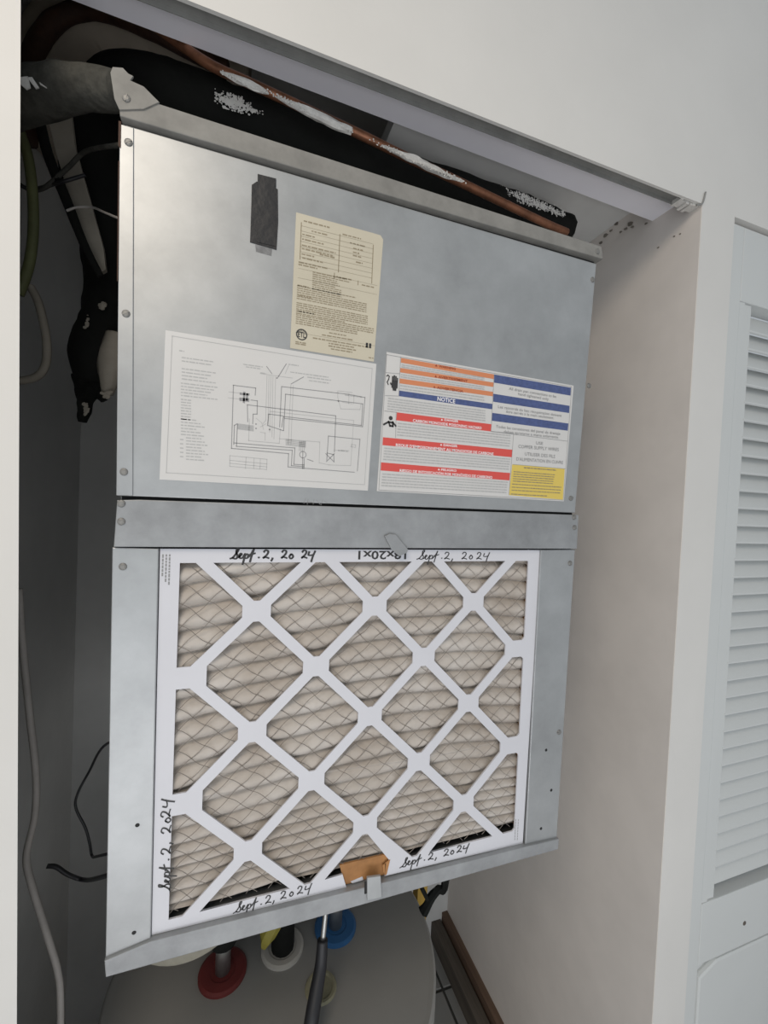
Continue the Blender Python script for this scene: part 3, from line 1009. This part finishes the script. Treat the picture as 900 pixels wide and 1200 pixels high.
# handwriting
GL = [[(-.15, .0), (.1, .15), (.4, .7), (.5, 1.0), (.38, .98), (.32, .65), (.42, .28), (.3, .0), (.02, .1)],
      [(.42, .1), (.62, .3), (.72, .46), (.63, .52), (.55, .3), (.62, .06), (.78, .1), (.9, .35)],
      [(.9, .35), (.98, .5), (.9, -.05), (.8, -.6)], [(.93, .2), (1.06, .48), (1.2, .4), (1.14, .1), (.97, .08)],
      [(1.14, .1), (1.38, .4), (1.62, 1.0)], [(1.62, 1.0), (1.46, .3), (1.34, -.35)], [(1.28, .42), (1.5, .46), (1.76, .56)],
      [(1.95, .1), (2.0, .16), (2.03, .1)]]
TWO = [[(.05, .62), (.2, .85), (.4, .72), (.3, .38), (.02, .05), (.2, .14), (.5, .02)]]
ZERO = [[(.2, .5), (.05, .25), (.18, .03), (.35, .25), (.22, .5), (.1, .4)]]
FOUR = [[(.1, .75), (.02, .38), (.25, .34), (.5, .45)], [(.58, .85), (.4, .3), (.26, -.35)]]
COMMA = [[(.1, .12), (.08, -.02), (-.02, -.25)]]


def place(gl, dx): return [[(x + dx, z) for x, z in s] for s in gl]


def handwriting(p0, p1, h, sp=(2.35, 3.0, 3.75, 4.4, 5.1, 5.75), w=0.0016):
    strokes = list(GL) + place(TWO, sp[0]) + place(COMMA, sp[1]) + place(TWO, sp[2]) + place(ZERO, sp[3]) + place(TWO, sp[4]) + place(FOUR, sp[5])
    a, c = Vector(fq([p0])[0]), Vector(fq([p1])[0])
    total = sp[5] + 0.6 + 0.15
    d = (c - a).normalized()
    n = Vector((-d.y, d.x))
    k = (c - a).length / total
    b = bmesh.new()
    y = YFR - 0.00025
    for s in strokes:
        jit = random.uniform(-.03, .03)
        P = [a + d * ((x + .15) * k) + n * ((z + jit) * h) for x, z in s]
        Q = smoothpath(P, 6)
        L_, R2 = [], []
        for i, q in enumerate(Q):
            t = Q[min(i + 1, len(Q) - 1)] - Q[max(i - 1, 0)]
            t = t.normalized() if t.length > 1e-9 else d
            m_ = Vector((-t.y, t.x)) * w / 2 * (0.75 + 0.35 * abs(t.dot(n)))
            L_.append(b.verts.new((q.x + m_.x, y, q.y + m_.y)))
            R2.append(b.verts.new((q.x - m_.x, y, q.y - m_.y)))
        for i in range(len(Q) - 1):
            b.faces.new((L_[i], L_[i + 1], R2[i + 1], R2[i]))
        y -= 0.00001
    for f in b.faces: f.normal_update()
    for f in b.faces:
        if f.normal.y > 0: f.normal_flip()
    return link('handwritten_date', b, M['ink'], flt)


tag(handwriting((269, 655.5), (370, 655), 0.0115, (2.3, 2.95, 3.7, 4.3, 5.3, 5.85), 0.0022), 'handwritten date on the top border, left')
tag(handwriting((489, 656), (575, 656), 0.0115, (2.2, 2.85, 3.75, 4.4, 5.1, 5.75), 0.0014), 'thin handwritten date on the top border, right')
tag(handwriting((199, 1048), (200, 936), 0.0115, (2.35, 2.95, 3.7, 4.35, 4.75, 5.4), 0.0016), 'handwritten date running up the left border')
tag(handwriting((273, 1073), (366, 1046), 0.0115, (2.3, 2.9, 3.5, 4.2, 4.85, 5.5), 0.0014), 'handwritten date on the bottom border, left')
tag(handwriting((469, 1019), (551, 998), 0.0115, (2.3, 2.95, 3.7, 4.3, 4.9, 5.5), 0.0016), 'handwritten date on the bottom border, right')
pa, pb = at(420.5, 652), at(477, 651)
b = text_mesh('18x20x1', (pa.x + pb.x) / 2, (pa.z + pb.z) / 2 + .0005, 0.0105, (pb - pa).length, math.pi, y=YFR - .0002, bold=0.02)
tag(link('printed_size', b, M['ink'], flt), 'upside down printed size')
b = bmesh.new()
for px, y0, y1 in ((198.5, 650, 686), (194.5, 650, 680), (190.5, 650, 676)):
    zz = at(px, y0).z
    z1_ = at(px, y1).z
    x = at(px, y0).x
    while zz > z1_:
        w = random.uniform(.002, .004)
        b.faces.new([b.verts.new((xx, YFR - .0002, q)) for xx, q in ((x - .0008, zz - w), (x + .0008, zz - w), (x + .0008, zz), (x - .0008, zz))])
        zz -= w + .0009
for px in (604.5, 607.5):
    zz = at(px, 962).z
    x = at(px, 962).x + .002
    while zz > at(px, 986).z:
        w = random.uniform(.002, .004)
        b.faces.new([b.verts.new((xx, YFR - .0002, q)) for xx, q in ((x - .0005, zz - w), (x + .0005, zz - w), (x + .0005, zz), (x - .0005, zz))])
        zz -= w + .0009
tag(link('fine_print', b, M['grey_ink'], flt), kind='stuff')

# ------------------------------------------------------------------ water heater
HX, HY, HR, HZ = 0.10, 0.2535, 0.282, EYE.z - 0.83
heater = empty('water_heater', (HX, HY, 0.0), 'grey enamelled water heater standing below the air handler', 'water heater')
link('tank_jacket', lathe([(0.0, 0.03), (HR - .012, 0.03), (HR - .006, 0.04), (HR - .006, HZ - .03), (0.0, HZ - .03)], (HX, HY, 0), 72), M['enamel'], heater, True)
link('foot_ring', lathe([(HR - .06, 0.0), (HR - .03, 0.0), (HR - .03, 0.034), (HR - .06, 0.034)], (HX, HY, 0), 48), M['black_cable'], heater)
link('top_pan', lathe([(HR, HZ - .05), (HR, HZ - .004), (HR - .004, HZ), (HR - .012, HZ - .001), (0.0, HZ - .0005)], (HX, HY, 0), 96), M['enamel'], heater)


def heater_pt(px, py, dz=0.0):
    r = ray(px, py)
    return EYE + r * ((HZ + dz - EYE.z) / r.z)


pr, pw, pb_ = heater_pt(261, 1139), heater_pt(331, 1111), heater_pt(393, 1086)
for nm, p, m, ro, ri in (('dip_tube_collar', pr, 'red_plastic', .040, .019), ('relief_valve_collar', pw, 'white_plastic', .038, .0225), ('dip_tube_collar', pb_, 'blue_plastic', .040, .019)):
    o = link(nm, lathe([(ri, -0.001), (ro, -0.001), (ro, 0.0035), (ro - .004, 0.0055), (ri + .003, 0.0055), (ri, 0.004)], (p.x, p.y, HZ), 40), M[m], heater, False)
    o['label'] = {'red_plastic': 'dull red plastic collar', 'white_plastic': 'white plastic collar', 'blue_plastic': 'blue plastic collar'}[m]
    if m != 'white_plastic':
        link('threaded_nipple', lathe([(0.0, -.002), (.0125, -.002), (.0125, .085), (0.0, .085)], (p.x, p.y, HZ), 20), M['steel'], heater, True)
        link('dark_gasket', lathe([(0.0125, -.001), (.0185, -.001), (.0185, .0025), (.0125, .003)], (p.x, p.y, HZ), 24), M['black_foam'], heater)
pp_ = heater_pt(376, 1157)
link('access_plug', lathe([(0.0, .001), (.018, .001), (.021, .003), (.025, .003), (.027, 0.0), (.027, -.001), (0, -.001)], (pp_.x, pp_.y, HZ), 28), M['plug'], heater)

p = pr
o = link('insulated_pipe', tube([(p.x, p.y, HZ + .055), (p.x, p.y, HZ + .15), (p.x - .005, p.y, HZ + .313)], [.021, .022, .021], 16, wob=.1), M['black_foam'], None, True)
tag(o, 'black foam insulated pipe rising over the red collar', 'pipe')
p = pw
o = link('insulated_pipe', tube([(p.x, p.y, HZ + .001), (p.x, p.y + .002, HZ + .12), (p.x, p.y + .004, HZ + .313)], [.0205, .0205, .0205], 16, wob=.06), M['black_foam'], None, True)
tag(o, 'black foam insulated pipe rising out of the white collar', 'pipe')
p = pb_
o = link('insulated_pipe', tube([(p.x, p.y, HZ + .08), (p.x, p.y, HZ + .2), (p.x, p.y, HZ + .313)], [.020, .021, .021], 16, wob=.1), M['black_foam'], None, True)
tag(o, 'black foam insulated pipe rising over the blue collar', 'pipe')
# yellow tape on the pipe in the white collar
q = heater_pt(321, 1096, 0.03)
b = tube([(pw.x - .012, pw.y - .022, HZ + .085), (pw.x - .028, pw.y - .024, HZ + .060), (pw.x - .034, pw.y - .020, HZ + .035)], [.011, .013, .006], 6, wob=.5)
tag(link('yellow_tape', b, M['tagy']), 'scrap of yellow tape beside the pipe in the white collar', 'tape')

# black cable with a grey conduit end standing in front of the blue collar
c_pts = [at(382, 1063, 0.15), at(380, 1085, 0.145), at(378, 1102, 0.14)]
cable = empty('power_cable', c_pts[-1], 'thick black cable leaving a thin grey conduit before the blue collar', 'cable')
link('conduit', tube([c_pts[0] + Vector((0, 0, .05)), c_pts[0], c_pts[1], c_pts[2] - Vector((0, 0, .004))], .0042, 10), M['steel'], cable, True)
link('jacket', tube([at(378, 1101, .14), at(376, 1130, .13), at(371, 1160, .115), at(366, 1190, .1), at(361, 1225, .085), at(352, 1300, 0.02)], [.0085, .0095, .0105, .011, .011, .011], 12), M['black_cable'], cable, True)

# round pan edge below the left end of the unit
pc = at(196, 1122, 0.155)
b = lathe([(0.0, 0.0), (.062, 0.0), (.074, .004), (.080, .012), (.082, .05), (.083, .062), (0, .062)], (-.045, 0.117, UZ0 - .067), 48)
tag(link('drain_dish', b, M['dish'], None, True), 'pale round plastic dish under the left end of the air handler', 'dish')

# timber upright with black strap behind the heater's right side
u = at(493, 1050, 0.50)
b = boxes((u.x - .014, u.x + .014, .49, .52, 0.0, UZ0 - .001))
tag(link('timber_post', b, M['wood_yellow']), 'yellow timber upright behind the right side of the heater', 'timber')
st = at(522, 1030, .20)
b = tube([Vector((st.x, st.y, UZ0 + .001)), st, at(513, 1042, .2), at(503, 1056, .2), at(495, 1069, .2)], [.008, .008, .007, .008, .010], 6, wob=.4)
tube([at(494, 1040, .205), at(499, 1050, .2), at(502, 1055, .2)], .004, 6, b=b)
tag(link('black_strap', b, M['black_foam']), 'ragged black strap hanging beside the yellow timber upright', 'strap')


# ------------------------------------------------------------------ pipes above the unit
def granules(name, spots, m, parent, seed=1):
    """clusters of small crumbs of crust: spots are (centre, spread vector along, across, count, size)"""
    rnd = random.Random(seed)
    b = bmesh.new()
    for cpt, al, ac, n, s in spots:
        for _ in range(n):
            u, v = rnd.gauss(0, .45), rnd.gauss(0, .45)
            u, v = max(-1, min(1, u)), max(-1, min(1, v))
            r = s * rnd.uniform(.5, 1.2)
            q = cpt + al * u + ac * v
            mtx = Matrix.Translation(q) @ Matrix.Diagonal((rnd.uniform(.7, 1.5), .5, rnd.uniform(.7, 1.3), 1))
            bmesh.ops.create_icosphere(b, subdivisions=1, radius=r, matrix=mtx)
    return tag(link(name, b, M[m], parent), kind='stuff')


hose_p = [at(116, 90, .26), at(148, 94, .225), at(200, 112, .20), at(300, 152, .18), at(420, 196, .175), at(540, 233, .175), at(620, 256, .18), at(664, 270, .185)]
hose = empty('insulated_hose', hose_p[3], 'thick black insulated refrigerant hose lying over the top of the cabinet', 'pipe')
link('foam_sleeve', tube(hose_p, [.020, .032, .040, .040, .038, .036, .032, .026], 18, wob=.10), M['black_foam'], hose, True)
fr = Vector((0, -.040, 0))
al = (at(320, 128, .12) - at(260, 110, .12)) * .5
granules('white_crust', [(at(273, 120, .138), al * .7, Vector((0, 0, .011)), 420, .0013), (at(295, 129, .138), al * .45, Vector((0, 0, .004)), 70, .0012),
                         (at(212, 96, .162), al * .5, Vector((.004, 0, .004)), 110, .0013)], 'crust', hose, 3)
al2 = (at(655, 250, .12) - at(580, 222, .12)) * .5
granules('white_crust', [(at(625, 237, .144), al2 * 1.0, Vector((0, 0, .009)), 480, .0014), (at(588, 224, .146), al2 * .4, Vector((0, 0, .008)), 100, .0012), (at(652, 249, .149), al2 * .3, Vector((0, 0, .004)), 70, .0013)], 'crust', hose, 4)

cop = empty('copper_pipe', at(400, 148, .105), 'thin tarnished copper pipe running under the header, patched with white crust', 'pipe')
cat = lambda px, py, y: at(px, py, y + 0.008)
cp = [cat(120, -10, .155), cat(180, 30, .145), cat(215, 55, .125), cat(250, 78, .108), cat(300, 101, .10), cat(410, 152, .10), cat(480, 186, .10), cat(540, 214, .10), cat(590, 238, .105), cat(640, 262, .115), cat(664, 272, .13)]
link('tube', tube(cp, .0062, 12), M['copper'], cop, True)
for cr, rr, sd in (([cat(258, 84, .096), cat(280, 93.5, .094), cat(300, 103, .094), cat(314, 109, .095)], [.001, .0038, .0048, .0015], 0),
                   ([cat(322, 112.5, .096), cat(350, 126, .093), cat(385, 142, .092), cat(412, 154, .094)], [.001, .0042, .0062, .0040], 2),
                   ([cat(447, 170, .096), cat(475, 183, .093), cat(500, 194, .093), cat(525, 206, .094), cat(548, 215, .096)], [.001, .0050, .0052, .0036, .001], 3)):
    link('white_crust', tube(cr, rr, 10, wob=.5, n=16, seed=sd), M['crust'], cop)
granules('crust_crumbs', [(cat(288, 97, .0905), (cat(312, 108, .09) - cat(258, 84, .09)) * .5, Vector((0, 0, .0035)), 170, .0012),
                          (cat(365, 131, .089), (cat(412, 154, .09) - cat(322, 112, .09)) * .55, Vector((0, 0, .0042)), 230, .0012),
                          (cat(492, 190, .089), (cat(548, 215, .09) - cat(447, 170, .09)) * .55, Vector((0, 0, .0042)), 230, .0012)], 'crust', cop, 5)

arch = link('brown_pipe_bend', tube([at(30, 165, .36), at(31, 118, .36), at(37, 72, .35), at(52, 38, .34), at(80, 16, .33), at(120, 14, .31), at(185, 40, .26), at(265, 82, .23)],
                                    [.016, .016, .015, .014, .013, .012, .012, .012], 14, wob=.12), M['rust'], None, True)
tag(arch, 'dark brown pipe bend arching up behind the header above the wrapped hose', 'pipe')
duct = link('duct_elbow', tube([at(92, 170, .46), at(90, 120, .46), at(96, 78, .46), at(132, 66, .46), at(220, 88, .46), at(290, 116, .46)], .088, 24, n=10), M['duct'], None, True)
tag(duct, 'beige rounded duct elbow showing under the brown pipe bend', 'duct')

gw = [at(-20, 128, .16), at(24, 116, .14), at(60, 106, .115), at(100, 103, .095), at(140, 108, .075)]
gh = empty('wrapped_hose', gw[2], 'grey tape wrapped hose entering the upper left corner of the cabinet', 'hose')
link('wrap', tube(gw, [.028, .027, .0245, .0215, .019], 16, wob=.10, n=14), M['grey_wrap'], gh, True)
b = flat([fq([(24, 91), (33, 90), (36, 103), (31, 105), (24, 99)]), fq([(32, 91), (38, 91), (46, 103), (42, 104)]), fq([(45, 91), (52, 88), (56, 92), (55, 104), (47, 99)])], 0.0)
for v in b.verts:
    r = (v.co - EYE); v.co = EYE + r * ((0.094 - EYE.y) / (0 - EYE.y))
tag(thicken(link('white_patch', b, M['crust'], gh), .0015), 'flakes of white paint')

# black drop line at the left of the cabinet
dl = empty('insulated_drop_line', at(122, 300, .34), 'black insulated drop line hanging down the left side of the cabinet', 'pipe')
link('foam_sleeve', tube([at(116, 118, .34), at(112, 170, .34), at(117, 240, .34), at(125, 310, .33), at(124, 370, .31), at(112, 415, .30), at(106, 448, .30)],
                         [.05, .052, .045, .034, .034, .038, .022], 16, wob=.12), M['black_foam'], dl, True)
b = tube([at(106, 445, .30), at(100, 468, .30), at(98, 495, .30)], [.02, .014, .006], 8, wob=.7)
tube([at(112, 445, .30), at(118, 462, .30), at(122, 470, .30)], [.018, .012, .006], 8, wob=.7, b=b)
link('torn_end', b, M['black_foam'], dl)
b = tube([at(137, 392, .27), at(131, 425, .27), at(126, 462, .27)], [.016, .020, .008], 10, wob=.2)
tag(link('bare_pipe', b, M['beige'], dl, True), 'beige bare pipe end')
granules('paint_fleck', [(at(120.5, 358, .268), Vector((.003, 0, 0)), Vector((0, 0, .004)), 14, .004), (at(102, 378, .26), Vector((.002, 0, .0)), Vector((.002, 0, .012)), 20, .002),
                         (at(124, 463, .255), Vector((.006, 0, .004)), Vector((0, 0, .006)), 16, .003), (at(101, 478, .275), Vector((.003, 0, 0)), Vector((0, 0, .01)), 16, .003)], 'beige', dl, 8)

# strap and dark rod crossing behind the wrapped hose
b = bmesh.new()
sp_ = [(at(53, 128, .26), at(82, 122, .26)), (at(66, 180, .26), at(88, 172, .26)), (at(84, 240, .26), at(105, 232, .26)), (at(103, 296, .26), at(121, 290, .26)), (at(114, 322, .26), at(124, 316, .26))]
f_ = [[b.verts.new(v) for v in pr2] for pr2 in sp_]
k_ = [[b.verts.new(v + Vector((0, .008, 0))) for v in pr2] for pr2 in sp_]
for i in range(len(f_) - 1):
    b.faces.new((f_[i][0], f_[i][1], f_[i + 1][1], f_[i + 1][0])); b.faces.new((k_[i][0], k_[i + 1][0], k_[i + 1][1], k_[i][1]))
    b.faces.new((f_[i][0], f_[i + 1][0], k_[i + 1][0], k_[i][0])); b.faces.new((f_[i][1], k_[i][1], k_[i + 1][1], f_[i + 1][1]))
b.faces.new((f_[0][0], k_[0][0], k_[0][1], f_[0][1])); b.faces.new((f_[-1][0], f_[-1][1], k_[-1][1], k_[-1][0]))
tag(link('hanging_strap', b, M['beige']), 'flat beige strap slanting down left of the black drop line', 'strap')
tag(link('slanting_rod', tube([at(44, 128, .24), at(56, 180, .24), at(78, 235, .24), at(98, 285, .24), at(118, 324, .24)], [.006, .007, .007, .006, .005], 8), M['black_foam'], None, True),
    'thin black rod slanting across the beige strap', 'rod')


def wire(name, pts, r, m, label, cat='cable', n=8):
    return tag(link(name, tube([p if isinstance(p, Vector) else at(*p) for p in pts], r, 8, n=n), M[m], None, True), label, cat)


wire('control_wire', [(20, 214, .30), (34, 222, .30), (52, 220, .245), (80, 196, .23), (104, 176, .20), Vector((UXL - .001, .06, at(139, 160, .06).z))], .003, 'grey_wrap', 'dark wire sweeping from the wrapped hose to the cabinet top')
wire('control_wire', [(18, 216, .28), (40, 221, .28), (70, 214, .228), (100, 205, .225)], .0024, 'black_cable', 'short black wire crossing the beige strap')
wire('thin_wire', [(78, 247, .228), (90, 243, .228), (108, 243, .22), (125, 250, .18), Vector((UXL - .001, .1, at(138, 262, .1).z))], .0016, 'white_cable', 'thin pale wire reaching the cabinet below the beige strap')
wire('olive_hose', [(24, 155, .24), (33, 185, .24), (38, 225, .24), (39, 270, .24), (34, 310, .24), (22, 345, .24)], .0065, 'green_cable', 'olive hose bowing along the left jamb')
wire('beige_cable', [(35, 335, .25), (44, 352, .25), (51, 378, .25), (55, 405, .25), (53, 428, .25), (42, 442, .25), (18, 447, .25)], .0055, 'beige', 'beige looped cable end below the olive hose')
wire('white_cable', [(22, 690, .16), (26, 750, .16), (34, 830, .16), (42, 905, .16), (41, 955, .16), (31, 1003, .16), (38, 1040, .16), (55, 1095, .16), (68, 1140, .16), (71, 1180, .16), (70, 1260, .16)], .0042, 'white_cable',
     'off-white cable hanging down inside the left jamb')
wire('thermostat_wire', [Vector((UXL - .001, .12, at(128, 864, .12).z)), (122, 874, .2), (104, 905, .25), (91, 930, .25), (89, 947, .25), (100, 970, .25), (105, 988, .25), (108, 1003, .25), (116, 1003, .2), Vector((UXL - .001, .12, at(127, 999, .12).z))], .0019, 'black_cable',
     'thin black wire looping out of the left side of the cabinet')
wire('cut_cable', [(55, 1015, .25), (66, 1016, .25), (80, 1025, .25), (98, 1031, .25), (115, 1029, .18), Vector((UXL - .001, .1, at(126, 1023, .1).z))], [.0032, .0034, .0032, .003, .003, .003], 'black_cable',
     'cut black cable end poking out below the thin wire loop')
